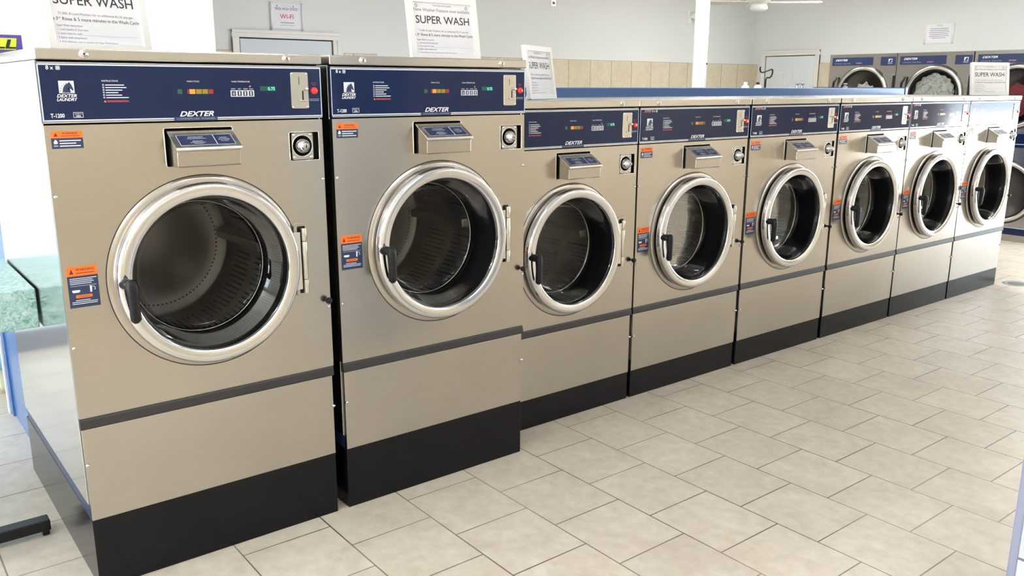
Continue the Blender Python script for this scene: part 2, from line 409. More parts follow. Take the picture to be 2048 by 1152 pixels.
# unseen ceiling lights, added to brighten the room
def fixture(x, y):
    t = thing('added_ceiling_light', 'unseen rectangular ceiling light with glowing diffuser, added to brighten the room', 'light', (x, y, ZC), 0, 'unseen ceiling lights added for brightness')
    f = MB()
    f.box(-.65, .65, -.17, -.14, -.07, 0, WPLAST); f.box(-.65, .65, .14, .17, -.07, 0, WPLAST); f.box(-.65, -.62, -.14, .14, -.07, 0, WPLAST); f.box(.62, .65, -.14, .14, -.07, 0, WPLAST)
    f.build('housing', t)
    g = MB(); g.box(-.62, .62, -.14, .14, -.06, -.045, DIFF); g.build('diffuser', t)
DIFF = mat('added_light_diffuser', (.9, .9, .9), .5, emit=(1, .985, .95), es=17.0)
for x, y in ((-1.6, -2.6), (1.6, -2.6), (4.8, -3.5), (7.8, -3.5), (1.0, 1.7), (4.8, 1.7), (7.4, 1.5), (8.6, 4.0), (4.2, 3.6), (9.0, 2.9), (9.3, -.2)):  # the pair nearest the far wall is put in to brighten it
    fixture(x, y)

# ------------------------------------------------------------------ washers
WX = .857
def print_lines(b, x, z, n, w, h, step, m, y=-.0012, jitter=.25):
    for i in range(n):
        ww = w*(1-jitter*random.random()); b.quad(x, x+ww, z-i*step-h, z-i*step, y, m)
def horse(b, x0, z0, s, y):
    b.quad(x0, x0+s, z0, z0+s*.86, y, WHITEP)
    k = .00003
    b.quad(x0+s*.02, x0+s*.98, z0+s*.03, z0+s*.06, y-k*4, NAVYM)
    P = [(.22, .06), (.24, .25), (.30, .42), (.40, .57), (.53, .67), (.66, .70), (.71, .80), (.76, .70), (.82, .62), (.88, .45), (.95, .28), (.92, .18), (.86, .17), (.80, .26), (.70, .34), (.62, .42), (.60, .33), (.66, .22), (.74, .12), (.76, .06)]
    b.poly([(x0+s*p[0], z0+s*p[1]) for p in P], y-k*8, NAVYM)
    for i in range(6):
        a = math.radians(175-i*17); cx, cz = x0+s*(.66+.55*math.cos(a)), z0+s*(.12+.60*math.sin(a))
        b.poly([(cx-s*.035, cz-s*.03), (cx+s*.03, cz-s*.02), (cx+s*.02, cz+s*.04), (cx-s*.045, cz+s*.02)], y-k*8, NAVYM)
def basket(b, x, z, s, y):
    b.extr(rrect(x, x+s, z, z+s, s*.25), y, y+.0003, GREYP)
    for i in range(3): b.quad(x+s*.15, x+s*.85, z+s*(.2+.25*i), z+s*(.28+.25*i), y-.0003, WHITEP)

def washer(name, loc, label, big=True, express=False, group=None, amount='0.75', model='T-1200', loads='8'):
    T = 1.6834 if big else 1.5187
    sb = .2407 if big else .1447
    st = .5847 if big else .4866
    rc = T-(.690 if big else .684); cx = .433 if big else .420
    pb = T-.209
    t = thing(name, label, 'washing machine', loc, 0, group)
    D = 1.10 if big else .90
    # base
    b = MB(); b.box(.004, WX-.008, .008, D+.03, 0, sb-.001, BASE); b.build('base', t, bevel=.002)
    # frame and side panels
    b = MB(); b.box(.006, WX-.006, .02, D-.002, sb, sb+.06, NAVYM); b.box(.006, WX-.006, D-.03, D-.004, sb+.06, T-.034, TRIMK)
    b.build('frame', t)
    for k, x in enumerate((0, WX-.004)):
        b = MB(); b.box(x, x+.004, .0225, D, sb+.052, T-.033, STEELS); b.build('side_panel', t, bevel=.0012)
    b = MB()
    b.box(.005, WX-.005, .004, .028, T-.20, T-.036, TRIMK); b.build('panel_backing', t)
    # lid
    b = MB(); b.box(-.003, WX+.003, -.006, D+.004, T-.032, T, STEEL); lid = b.build('lid', t, bevel=.004, bseg=3)
    for x in (.123, .733):
        b = MB(); b.lathe([(0, -.0135), (.006, -.013), (.0062, -.011), (.009, -.009), (.0125, -.0085), (.0135, -.006)], x, T-.015, SATIN, 20)
        b.lathe([(0, -.0138), (.0032, -.0138)], x, T-.015, TRIMK, 12, False); b.build('bolt', lid)
    # control panel
    b = MB(); b.box(.001, WX-.001, 0, .012, pb, T-.037, NAVY)
    cp = b.build('control_panel', t, bevel=.001)
    b = MB(); y = -.0006
    zt = T-.037
    b.quad(.002, WX-.002, zt-.004, zt-.0015, y, SATIN); b.quad(.002, WX-.002, zt-.0095, zt-.0055, y, STRIPE)
    b.quad(.002, WX-.002, pb+.0015, pb+.005, y, SATIN); b.quad(.002, .365, pb+.0068, pb+.0105, y, STRIPE); b.quad(.492, WX-.002, pb+.0068, pb+.0105, y, STRIPE)
    b.quad(WX-.004, WX-.001, pb+.006, zt-.006, y, STRIPE); b.quad(.001, .0035, pb+.006, zt-.006, y, STRIPE)
    ex = .055 if express else 0
    if express:
        b.text('EXPRESS', .030, T-.0575, .0135, y, PINKP, shear=.35, bold=.01)
        b.quad(.022, .075, T-.0600, T-.0588, y, REDP)
    b.text(loads+' x', .022+ex*1.15, T-.0585, .015, y, WHITEP, bold=.015); basket(b, .047+ex*1.15, T-.0600, .012, y)
    horse(b, .050, T-.124, .040, y)
    b.text('DEXTER', .068, T-.1355, .0125, y, WHITEP, align='CENTER', shear=.3, bold=.02, width=.052)
    b.text('LAUNDRY', .067, T-.1455, .0115, y, WHITEP, align='CENTER', shear=.3, bold=.02, width=.054)
    b.text(model, .021, T-.1915, .0155, y, WHITEP, bold=.02, width=.036)
    b.holes(rect(.080, .106, T-.1925, T-.1775), [rect(.081, .105, T-.1915, T-.1785)], y, y+.0003, WHITEP)
    b.text('MADE IN', .093, T-.1835, .0045, y, WHITEP, align='CENTER'); b.text('USA', .093, T-.1905, .0075, y, WHITEP, align='CENTER', bold=.02)
    b.text('INSTRUCTIONS', .164, T-.0915, .0065, y, WHITEP)
    random.seed(3)
    for i in range(6):
        z = T-.098-i*.0072
        b.quad(.165, .170, z-.005, z, y, GREYP); b.quad(.173, .173+(.052, .058, .046, .034, .044, .062)[i], z-.0042, z-.0018, y, WHITEP)
    b.poly([(.165, T-.150), (.173, T-.150), (.169, T-.1435)], y, ORANGE); b.quad(.175, .236, T-.1495, T-.1478, y, REDP); b.quad(.175, .233, T-.1462, T-.1448, y, REDP)
    b.text('WASH CYCLE', .427, T-.0915, .0062, y, WHITEP, align='CENTER')
    for x0, x1, m in ((.378, .392, GREENL), (.408, .412, REDL), (.414, .432, AMBER), (.4345, .452, OLIVE), (.454, .471, OLIVE), (.473, .488, REDL)):
        b.quad(x0, x1, T-.127, T-.113, y, m)
    b.text('WASH TEMPERATURE', .578, T-.0915, .0062, y, WHITEP, align='CENTER')
    for i, (s_, x) in enumerate((('WARM', .552), ('HOT', .572), ('WARM', .592), ('COLD', .611))):
        b.text(s_, x, T-.1135, .0048, y, WHITEP, align='CENTER')
    b.quad(.543, .620, T-.136, T-.1165, y, WHITEP)
    for i in range(4):
        x = .546+i*.0187; b.quad(x, x+.0145, T-.134, T-.1185, y-.0002, NAVYM)
        if i: b.quad(x+.0055, x+.009, T-.132, T-.1205, y-.0004, WHITEP)
        else: b.text('0', x+.0073, T-.1315, .013, y-.0004, WHITEP, align='CENTER')
    b.poly([(.606, T-.1075), (.611, T-.1035), (.609, T-.101), (.604, T-.104)], y, PINKP)
    b.quad(.641, .694, T-.1185, T-.1035, y, LEDBG); b.text(amount, .692, T-.1165, .0145, y-.0002, LED, align='RIGHT', bold=.01)
    b.text('PUSH TO', .830, T-.095, .0045, y, REDP, align='CENTER'); b.text('START', .830, T-.1005, .0045, y, REDP, align='CENTER')
    print_lines(b, .812, T-.145, 2, .036, .0016, .0045, GREYP, y, .1)
    b.quad(.361, .495, pb+.0002, pb+.0125, y-.0003, NAVYM)
    b.text('DEXTER', .430, T-.1945, .0215, y-.0006, WHITEP, align='CENTER', shear=.35, bold=.022, width=.106)
    b.text('COMMERCIAL WASHER', .428, T-.2045, .0075, y-.0006, GREYP, align='CENTER', shear=.1, width=.118)
    b.build('panel_lettering', cp)
    b = MB(); b.extr(rrect(.746, .808, T-.176, T-.058, .005), -.003, 0, PLATE)
    b.quad(.7745, .7765, T-.098, T-.073, -.0034, TRIMK)
    b.quad(.785, .790, T-.150, T-.118, -.0034, VOID)
    b.tube([(.772, -.006, T-.149), (.803, -.006, T-.150)], .002, CHROME, 8)
    b.lathe([(0, -.016), (.005, -.015), (.006, -.010), (.004, -.006), (.004, -.003)], .798, T-.112, CHROME, 16)
    for x in (.751, .803):
        for z in (T-.063, T-.171): b.lathe([(0, -.0055), (.003, -.005), (.0038, -.003)], x, z, CHROME, 10)
    b.build('coin_slot', cp, bevel=.0006)
    b = MB(); b.lathe([(0, -.010), (.009, -.0095), (.0115, -.007), (.012, 0)], .829, T-.118, REDBTN, 24); b.build('start_button', cp)
    # front panel with door, soap and lock cut-outs
    so = rrect(.326, .540, T-.348, T-.229, .006); lo = rrect(.731, .838, T-.349, T-.2535, .005)
    b = MB(); hg = rrect(.727, .778, rc-.128, rc+.128, .008)
    b.holes(rrect(0, WX-.003, st+.001, pb-.004, .002, 2), [circ(cx, rc, .262), so, lo], 0, .022, STEEL)
    b.lathe([(.262, -.005), (.300, -.005), (.306, -.0035), (.312, 0)], cx, rc, STEEL, 96)
    b.lathe([(.312, 0), (.3145, -.0004), (.3155, -.0001)], cx, rc, TRIMK, 96)
    # raised outlines round the openings
    for lp in (so, lo):
        pts = [(p[0], -.0005, p[1]) for p in lp]; b.tube(pts+[pts[0]], .0016, SATIN, 6)
    fp = b.build('front_panel', t)
    b = MB(); b.box(.31, .55, .030, .034, T-.36, T-.22, VOID); b.build('soap_recess', t)
    b = MB(); b.box(.72, .845, .030, .034, T-.36, T-.245, VOID); b.build('lock_recess', t)
    # hinge
    b = MB(); b.extr(hg, -.0062, -.0002, STEEL)
    b.extr(rrect(.738, .768, rc-.118, rc+.118, .005), -.0068, -.006, VOID)
    for z0, z1 in ((rc-.116, rc-.068), (rc-.066, rc+.066), (rc+.068, rc+.112)):
        b.tube([(.757, -.016, z0), (.757, -.016, z1)], .0105, SATIN, 14)
    b.box(.700, .742, -.022, -.008, rc-.10, rc+.10, SATIN)
    hinge = b.build('hinge', t, bevel=.001)
    # door
    dr = MB()
    dr.lathe([(.272, -.015), (.287, -.015), (.2925, -.020), (.2948, -.029), (.2942, -.041), (.2910, -.0490), (.2860, -.0535), (.2790, -.0555), (.2700, -.0550), (.2600, -.0530), (.2535, -.0512), (.2510, -.0490), (.2495, -.0440), (.2488, -.0340)], cx, rc, CHROME, 128)
    door_ = dr.build('door', t)
    g = MB(); g.lathe([(.2492, -.038), (.2475, -.020), (.2390, .028), (.2270, .072), (.2235, .098), (.2330, .104)], cx, rc, RUBBER, 96); g.lathe([(.271, -.018), (.271, -.003), (.262, .0225), (.240, .028)], cx, rc, RUBBER, 96); g.build('gasket', door_)  # gasket, plus a black sleeve put in as shade behind the ring
    g = MB(); g.lathe([(.2238, .101), (.2210, .0985), (.2175, .100), (.2165, .106)], cx, rc, SATIN, 96)
    g.build('glass_rim', door_)
    g = MB(); g.lathe([(.2480, -.040), (.2440, -.034), (.2380, -.008), (.2290, .032), (.2190, .068), (.2130, .084), (.2040, .095), (.190, .101), (.14, .106), (.07, .109), (0, .110)], cx, rc, GLASS, 96); g.build('glass_bowl', door_)
    # handle: a stub out of the ring and a lever hanging down
    hx, hz = cx-.2755, rc+.006
    b = MB()
    b.tube([(hx+.002, -.046, hz-.002), (hx+.004, -.060, hz), (hx+.007, -.078, hz), (hx+.010, -.086, hz-.004)], [.018, .017, .0165, .012], BLACK, 16)
    b.tube([(hx+.010, -.086, hz+.018), (hx+.011, -.087, hz+.012), (hx+.0115, -.088, hz-.005), (hx+.012, -.089, hz-.03), (hx+.013, -.088, hz-.06), (hx+.014, -.086, hz-.09), (hx+.015, -.084, hz-.108), (hx+.0155, -.083, hz-.117)],
           [.008, .0165, .0200, .0180, .0165, .0170, .0170, .009], BLACK, 16, flat=.9)
    b.build('door_handle', door_)
    # drum
    b = MB()
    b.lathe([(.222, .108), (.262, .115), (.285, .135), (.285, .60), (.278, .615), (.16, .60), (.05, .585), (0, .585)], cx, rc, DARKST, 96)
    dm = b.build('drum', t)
    b = MB()
    for k in range(90):
        a = 2*PI*k/90
        if (k % 30) in (29, 0, 1, 2, 3, 4): continue
        r = .2835; w = .0036
        ca, sa = math.cos(a), math.sin(a); tx, tz = -sa*w, ca*w
        px, pz = cx+r*ca, rc+r*sa
        for y0, y1 in ((.18, .325), (.375, .52)):
            b.add([(px-tx, y0, pz-tz), (px+tx, y0, pz+tz), (px+tx, y1, pz+tz), (px-tx, y1, pz-tz)], [(0, 1, 2, 3)], VOID)
    for k in range(90):                          # holes in the drum back
        rr = .235; a = 2*PI*k/90
        b.lathe([(0, .6028), (.0035, .6028)], cx+rr*math.cos(a), rc+rr*math.sin(a), VOID, 6, False)
    b.build('drum_slots', dm)
    for k in range(3):
        a = 2*PI*k/3+.1; b = MB()
        e = MB(); e.prism([(.15, -.02), (.60, -.02), (.58, .055), (.19, .045)], -.028, .028, DARKST)
        for v in e.v:
            x, y_, z = v; s_ = 1.0-.45*max(0, z)/.055; x *= s_
            r = .285-z
            b.v.append((cx+r*math.cos(a)-x*math.sin(a), y_, rc+r*math.sin(a)+x*math.cos(a)))
        b.f = e.f; b.m = e.m; b.sm = e.sm; b.mats = e.mats
        b.build('drum_lifter', dm, bevel=.006)
    # black trim strip and lower panel
    b = MB(); b.prism([(.004, st), (.022, st), (.022, st-.036), (-.001, st-.036), (-.004, st-.030), (.0, st-.008)], .001, WX-.004, TRIMK); b.build('trim_strip', t, bevel=.001)
    b = MB(); b.box(.004, WX-.009, .003, .022, sb+.001, st-.0365, STEEL); b.build('lower_panel', t, bevel=.002)
    # soap dispenser
    b = MB()
    zb = T-.341; yf = -.083
    b.prism([(.030, T-.236), (-.004, T-.242), (yf+.004, T-.287), (yf, T-.291), (yf, T-.296), (yf+.006, T-.297), (yf+.008, zb), (yf+.014, zb-.004), (.030, zb-.004)], .338, .534, STEEL)
    b.prism([(.010, T-.2335), (-.004, T-.2385), (yf-.001, T-.2855), (yf-.003, T-.292), (yf+.004, T-.292), (-.004, T-.2425), (.010, T-.2375)], .334, .538, SATIN)
    sd = b.build('soap_dispenser', t, bevel=.002)
    # label on sloping lid: local frame u along x, v up the slope
    b = MB(); n0 = len(b.v)
    b.quad(.352, .522, .012, .068, 0, WHITEP); b.quad(.3535, .463, .0135, .0665, -.0003, NAVYM); b.quad(.4655, .5205, .0135, .0665, -.0003, NAVYM)
    b.text('DETERGENT', .409, .052, .0085, -.0006, WHITEP, align='CENTER'); b.quad(.380, .438, .046, .0475, -.0006, WHITEP)
    b.text('BLEACH', .409, .030, .0085, -.0006, WHITEP, align='CENTER'); b.quad(.385, .432, .025, .0265, -.0006, WHITEP); b.quad(.395, .424, .020, .0215, -.0006, WHITEP)
    b.text('FABRIC', .493, .046, .0075, -.0006, WHITEP, align='CENTER'); b.text('SOFTENER', .493, .037, .0075, -.0006, WHITEP, align='CENTER'); b.quad(.481, .505, .030, .0315, -.0006, WHITEP)
    p0 = Vector((0, yf-.001, T-.2855)); p1 = Vector((0, -.004, T-.2385)); up = (p1-p0).normalized(); nn = Vector((0, up.z, -up.y))*-1
    for i in range(n0, len(b.v)):
        x, y_, z = b.v[i]; q = p0+up*z+nn*(-y_+.0006); b.v[i] = (x, q.y, q.z)
    b.build('dispenser_label', sd)
    # lock
    b = MB(); zc = T-.300; xc = .779
    b.holes(rrect(.741, .818, T-.346, T-.2565, .006), [circ(xc, zc, .0345, 32)], .003, .007, PLATE)
    b.lathe([(.0345, .003), (.0365, .0005), (.0385, .003)], xc, zc, CHROME, 40)
    for sx_ in (-.031, .031):
        for sz in (-.0375, .0375): b.lathe([(0, -.001), (.0045, -.0002), (.006, .003)], xc+sx_, zc+sz, CHROME, 14)
    lk = b.build('coin_box_lock', t)
    b = MB(); b.lathe([(.026, .026), (.026, .004), (.0245, -.006), (.021, -.016), (.016, -.0235), (.0125, -.026), (.0115, -.031), (.010, -.032), (0, -.032)], xc-.002, zc, CHROME, 40)
    b.lathe([(.0095, -.0322), (.0078, -.0322)], xc-.002, zc, TRIMK, 24, False); b.quad(xc-.004, xc, zc-.005, zc+.005, -.0326, VOID); b.build('lock_knob', lk)
    # warning labels
    def sticker(x0, x1, z0, z1, tall):
        b = MB(); h = z1-z0; oz = z1-h*(.40 if not tall else .23)
        b.box(x0, x1, -.0008, 0, oz, z1, ORANGE); b.box(x0, x1, -.0008, 0, z0, oz, NAVYM)
        w = x1-x0; y = -.0011
        b.poly([(x0+w*.08, oz+(z1-oz)*.22), (x0+w*.22, oz+(z1-oz)*.22), (x0+w*.15, oz+(z1-oz)*.78)], y, ORDK)
        b.text('WARNING', x0+w*.60, oz+(z1-oz)*.52, h*(.17 if not tall else .085), y, ORDK, align='CENTER', bold=.02)
        b.quad(x0+w*.3, x1-w*.1, oz+(z1-oz)*.24, oz+(z1-oz)*.32, y, ORDK)
        if not tall:
            b.poly([(x0+w*.06, z0+h*.34), (x0+w*.12, z0+h*.52), (x0+w*.17, z0+h*.46), (x0+w*.20, z0+h*.30), (x0+w*.10, z0+h*.26)], y, WHITEP)
            b.quad(x0+w*.06, x0+w*.2, z0+h*.12, z0+h*.2, y, GREYP)
            for i, ww in enumerate((.68, .52, .66)): b.quad(x0+w*.25, x0+w*(.25+ww), z0+h*(.42-.15*i), z0+h*(.475-.15*i), y, WHITEP)
        else:
            for i, ww in enumerate((.88, .74, .78, .7)): b.quad(x0+w*.07, x0+w*(.07+ww), z0+h*(.70-.042*i), z0+h*(.714-.042*i), y, WHITEP)
            b.quad(x0+w*.08, x0+w*.92, z0+h*.525, z0+h*.531, y, WHITEP)
            b.poly([(x0+w*.12, z0+h*.43), (x0+w*.36, z0+h*.43), (x0+w*.38, z0+h*.40), (x0+w*.33, z0+h*.37), (x0+w*.15, z0+h*.37), (x0+w*.11, z0+h*.40)], y, WHITEP)
            b.poly([(x0+w*.70, z0+h*.35), (x0+w*.76, z0+h*.35), (x0+w*.77, z0+h*.50), (x0+w*.70, z0+h*.51)], y, WHITEP)
            b.tube([(x0+w*.79, y, z0+h*.49), (x0+w*.86, y, z0+h*.47), (x0+w*.88, y, z0+h*.41), (x0+w*.84, y, z0+h*.40)], .0008, WHITEP, 6)
            b.extr(rrect(x0+w*.22, x0+w*.76, z0+h*.235, z0+h*.305, h*.02), y, y+.0003, ORANGE)
            b.quad(x0+w*.30, x0+w*.68, z0+h*.262, z0+h*.276, y-.0002, ORDK)
            for i, ww in enumerate((.6, .84, .82)): b.quad(x0+w*(.2 if i == 0 else .08), x0+w*(.08+ww), z0+h*(.17-.042*i), z0+h*(.184-.042*i), y, WHITEP)
        o = b.build('warning_label', t)
        o['label'] = ('tall' if tall else 'small')+' orange and navy warning label'
    sticker(.015, .098, T-.279, T-.229, False)
    sticker(.013, .097, T-.749, T-.624, True)
    # latch knob and screws
    b = MB(); zk = st+.252; b.lathe([(0, -.030), (.008, -.029), (.0115, -.025), (.012, -.018), (.009, -.010), (.006, -.006), (.005, 0)], .838, zk, BLACK, 20); b.build('release_knob', t)
    for x in (.009, WX-.010):
        for z in (T-.416, st+.226, sb+.19):
            b = MB(); b.lathe([(0, -.006), (.004, -.0052), (.0055, -.003), (.006, .004)], x, z, CHROME, 12); b.lathe([(0, -.0063), (.0016, -.0063)], x, z, TRIMK, 8, False); b.build('screw', t)
    return t
G8 = None
XS = [0.0, .8915, 1.7486+.006, 2.6096+.003, 3.4844+.003, 4.3613+.003, 5.2153+.003, 6.0657+.003, 6.919]
YS = .1805
washer('washing_machine', (XS[0], 0, 0), 'large stainless front load washer nearest the camera, beside the speckled counter', True, group='tall washers')
washer('washing_machine', (XS[1], 0, 0), 'second large stainless washer, taller than the row to its right', True, group='tall washers')
labs = ['shorter stainless washer directly right of the two tall washers, partly hidden by them',
        'fourth washer in the row from the left, with navy soap box label and red button',
        'fifth washer in the row from the left, second one showing the pink express mark',
        'sixth washer in the row, third from the far right end',
        'seventh washer in the row, next to last before the far end',
        'last washer at the far right end of the row, beneath a tabletop sign, brightly lit']
for i in range(6):
    wm = washer('washing_machine', (XS[2+i], YS, 0), labs[i], False, express=i > 0, group='shorter washers', model='T-900' if i else 'T-900', loads='6' if i else '8')
    wm.scale.x = min(1, (XS[3+i]-XS[2+i]-.003)/(WX+.006))

# bulkhead behind the washers
t = thing('plumbing_bulkhead', 'long blue laminate plumbing bulkhead running behind the washer row', 'bulkhead', (0, 0, 0))
b = MB(); b.box(.05, 6.915, 1.14, 2.00, 0, 1.545, BLUE); b.build('body', t, bevel=.002)
b = MB(); b.box(.045, 6.93, 1.118, 1.15, 1.30, 1.572, BLUE); b.box(.045, 6.93, 1.99, 2.02, 1.30, 1.572, BLUE); b.build('rail', t, bevel=.003)
b = MB(); b.box(6.895, 6.935, 1.112, 2.022, 0, 1.578, BLUED); b.build('end_trim', t, bevel=.002)
b = MB(); b.box(.040, .052, 1.85, 2.04, 0, 1.578, BLUE); b.box(.030, .040, 1.90, 1.94, 0, 1.578, WPAINT); b.build('corner_post', t, bevel=.002)
# valves and bottles on top
def valve(x, y, lab):
    b = MB(); b.latz([(.02, 1.546), (.02, 1.585), (.008, 1.59), (.008, 1.60), (.018, 1.603), (.018, 1.612), (0, 1.614)], x, y, COPPERP, 14)
    return tag(b.build('pipe_valve'), lab, 'valve', 'pipe valves on the bulkhead')
valve(6.02, 1.6, 'small grey pipe valve on the blue bulkhead, left of its neighbour below the white door')
valve(6.09, 1.6, 'small grey pipe valve on the blue bulkhead, right of its neighbour below the white door')
valve(7.0-.25, 1.6, 'small grey pipe valve at the far end of the blue bulkhead by the dryers')
def bottle(x, y, capm, lab):
    t = thing('bottle', lab, 'bottle', (x, y, 1.546))
    b = MB(); b.latz([(0, 0), (.03, 0), (.03, .03), (.026, .04), (.012, .05), (.012, .054)], 0, 0, WPLAST, 16); b.build('bottle_body', t)
    b = MB(); b.latz([(.014, .052), (.014, .070), (0, .071)], 0, 0, capm, 14); b.build('cap', t)
bottle(5.31, 1.6, WPLAST, 'small white capped bottle standing on the blue bulkhead')
bottle(5.47, 1.6, BLACK, 'small bottle with a black cap standing on the blue bulkhead')

# cart with a hanging hook behind the bulkhead
t = thing('garment_cart', 'rolling laundry cart pole with black bent wire hook behind blue bulkhead', 'cart', (7.52, 3.0, 0))
b = MB(); b.tube([(0, 0, .12), (0, 0, 1.55), (.003, 0, 1.655), (.02, 0, 1.675), (.065, 0, 1.675), (.095, 0, 1.69), (.112, 0, 1.72), (.112, 0, 1.755), (.095, 0, 1.765), (.0, 0, 1.742), (-.07, 0, 1.728), (-.10, 0, 1.735), (-.112, 0, 1.765), (-.105, 0, 1.785)], .0085, BLACK, 8); b.build('hook_pole', t)
b = MB(); b.box(-.35, .35, -.25, .25, .10, .13, SATIN)
for k in range(9): b.tube([(-.35+k*.0875, -.25, .13), (-.38+k*.095, -.28, .75)], .003, SATIN, 6); b.tube([(-.35+k*.0875, .25, .13), (-.38+k*.095, .28, .75)], .003, SATIN, 6)
for k in range(7): b.tube([(-.35, -.25+k*.083, .13), (-.38, -.28+k*.093, .75)], .003, SATIN, 6); b.tube([(.35, -.25+k*.083, .13), (.38, -.28+k*.093, .75)], .003, SATIN, 6)
b.tube([(-.38, -.28, .75), (.38, -.28, .75), (.38, .28, .75), (-.38, .28, .75), (-.38, -.28, .75)], .008, SATIN, 8); b.build('basket', t)
for sx_ in (-.3, .3):
    for sy in (-.2, .2):
        b = MB(); b.lathe([(.0, -.012), (.045, -.012), (.05, 0), (.045, .012), (0, .012)], 0, .05, BLACK, 20); b.build('caster', t, loc=(sx_, sy, 0))

# support column
b = MB(); b.latz([(.057, 0), (.057, ZC)], 0, 0, WPAINT, 40); b.tube([(.054, -.030, 0), (.054, -.030, ZC)], .008, WPAINT, 10)
b.lathe([(0, -.044), (.007, -.044), (.007, -.036)], .050, 1.775, BLACK, 12)
tag(b.build('support_column', loc=(5.60, 2.32, 0)), 'round white painted steel column rising behind the washers', 'column')

# ------------------------------------------------------------------ signs
def sign(loc, ang, lab, tilt=8):
    t = thing('tabletop_sign', lab, 'sign', loc, math.radians(ang), 'framed super wash signs on the washers')
    w, h = .345, .252; tm = Matrix.Rotation(math.radians(-tilt), 4, 'X')
    b = MB(); fr = .024
    b.holes(rrect(0, w, 0, h, .004), [rect(fr, w-fr, fr, h-fr)], -.014, .006, WPLAST); b.xform(tm); b.build('frame', t, bevel=.003)
    b = MB(); b.box(fr-.004, w-fr+.004, -.004, .002, fr-.004, h-fr+.004, PAPER); b.xform(tm); pp = b.build('paper', t)
    b = MB(); c = w/2; y = -.0046
    b.text('Twin City Coin Laundry', c, h-fr-.012, .0095, y, INKG, align='CENTER')
    b.text('New Washer Feature now available', c, h-fr-.034, .018, y, INKG, align='CENTER', width=.280)
    b.text('SUPER WASH', c, h-fr-.082, .044, y, INK, align='CENTER', width=.268, bold=.005)
    b.text('T1200, 8 Load Washers for an additional $1.25 you get', c, h-fr-.114, .0105, y, INKG, align='CENTER', width=.250)
    b.text('a 3   Rinse & 5 more minutes in the Wash Cycle', c, h-fr-.132, .0150, y, INK, align='CENTER', width=.290)
    b.text('rd', .0445, h-fr-.127, .008, y, INK)
    for i, s_ in enumerate(('Super Wash Instructions:', '1. Load Laundry & Close door', '2. Insert coins for wash _______________________________________________', '3. Select wash temperature', '4. Add additional coins to activate the Super Wash feature ____________________', '5. Press Start')):
        b.text(s_, .036, h-fr-.150-i*.0125, .0082, y, INKG)
    for x in (.04, w-.055): b.holes(circ(x+.006, h-fr-.013, .0065, 16), [circ(x+.006, h-fr-.013, .0045, 16)], y, y+.0003, INKG)
    b.xform(tm); b.build('printing', pp)
    b = MB(); b.prism([(.002, 0), (.075, 0), (.075, .004), (.006, .004)], .08, w-.08, WPLAST); b.prism([(.026, .16), (.030, .16), (.075, .003), (.071, .003)], w/2-.03, w/2+.03, WPLAST); b.build('stand', t)
sign((.093, .30, 1.684), 16.5, 'white framed SUPER WASH sign standing on the nearest tall washer')
sign((1.402, .30, 1.684), 1.6, 'white framed SUPER WASH sign standing on the second tall washer')
sign((2.136, .45, 1.519), 28.2, 'white framed SUPER WASH sign seen at a steep angle on the third washer')
sign((6.526, .40, 1.519), -25.0, 'white framed SUPER WASH sign on the last washer at the far right end')

# box on first washer
t = thing('detergent_box', 'purple cardboard box with lime green lettering on the nearest tall washer', 'box', (-.02, .86, 1.684))
b = MB(); b.box(-.10, .135, 0, .09, 0, .072, PURPLE); bx = b.build('carton', t, bevel=.002)
b = MB()
b.extr([(-.09, .020), (.112, .020), (.118, .060), (-.09, .060)], -.0012, -.0006, LIME)
b.text('iLL', .068, .0245, .043, -.0018, INK, align='CENTER', shear=.2, bold=.03, width=.086)
b.prism([(-.0016, .004), (-.0010, .004), (-.0010, .012), (-.0016, .012)], -.09, .06, WHITEP)
b.build('lettering', bx)

# ------------------------------------------------------------------ folding counter
t = thing('folding_counter', 'folding counter with speckled aqua top beside the nearest washer', 'counter', (0, 0, 0))
b = MB(); b.box(-1.9, -.0045, .455, 1.09, .778, .913, COUNTER); b.build('countertop', t, bevel=.004, bseg=3)
for x in (-1.6, -.45):
    b = MB(); b.box(x-.035, x+.035, .62, .69, .05, .778, BLACK); b.build('post', t, bevel=.003)
b = MB(); b.box(-.95, -.048, .478, .535, .022, .062, BLACK); b.box(-.49, -.41, .478, .80, .022, .062, BLACK); b.box(-.075, -.052, .49, .52, 0, .022, BLACK); b.box(-.9, -.87, .49, .52, 0, .022, BLACK); b.build('foot', t, bevel=.004)
b = MB(); b.box(-1.75, -1.0, .478, .535, .0, .062, BLACK); b.box(-1.64, -1.56, .478, .80, .0, .062, BLACK); b.build('foot', t, bevel=.004)

# bin standing in for an unclear cyan-lit thing far left
t = thing('stand_in_bin', 'pale bin standing in for a cyan-lit thing below the counter at the left edge', 'bin', (.36, 2.46, 0))
b = MB(); b.prism([(-.26, .14), (.26, .14), (.30, .78), (-.30, .78)], -.34, .36, CYAN); b.build('tub', t, bevel=.02, bseg=3)
b = MB(); b.box(-.32, .34, -.24, .24, .02, .14, SAND); b.build('dolly', t, bevel=.02)

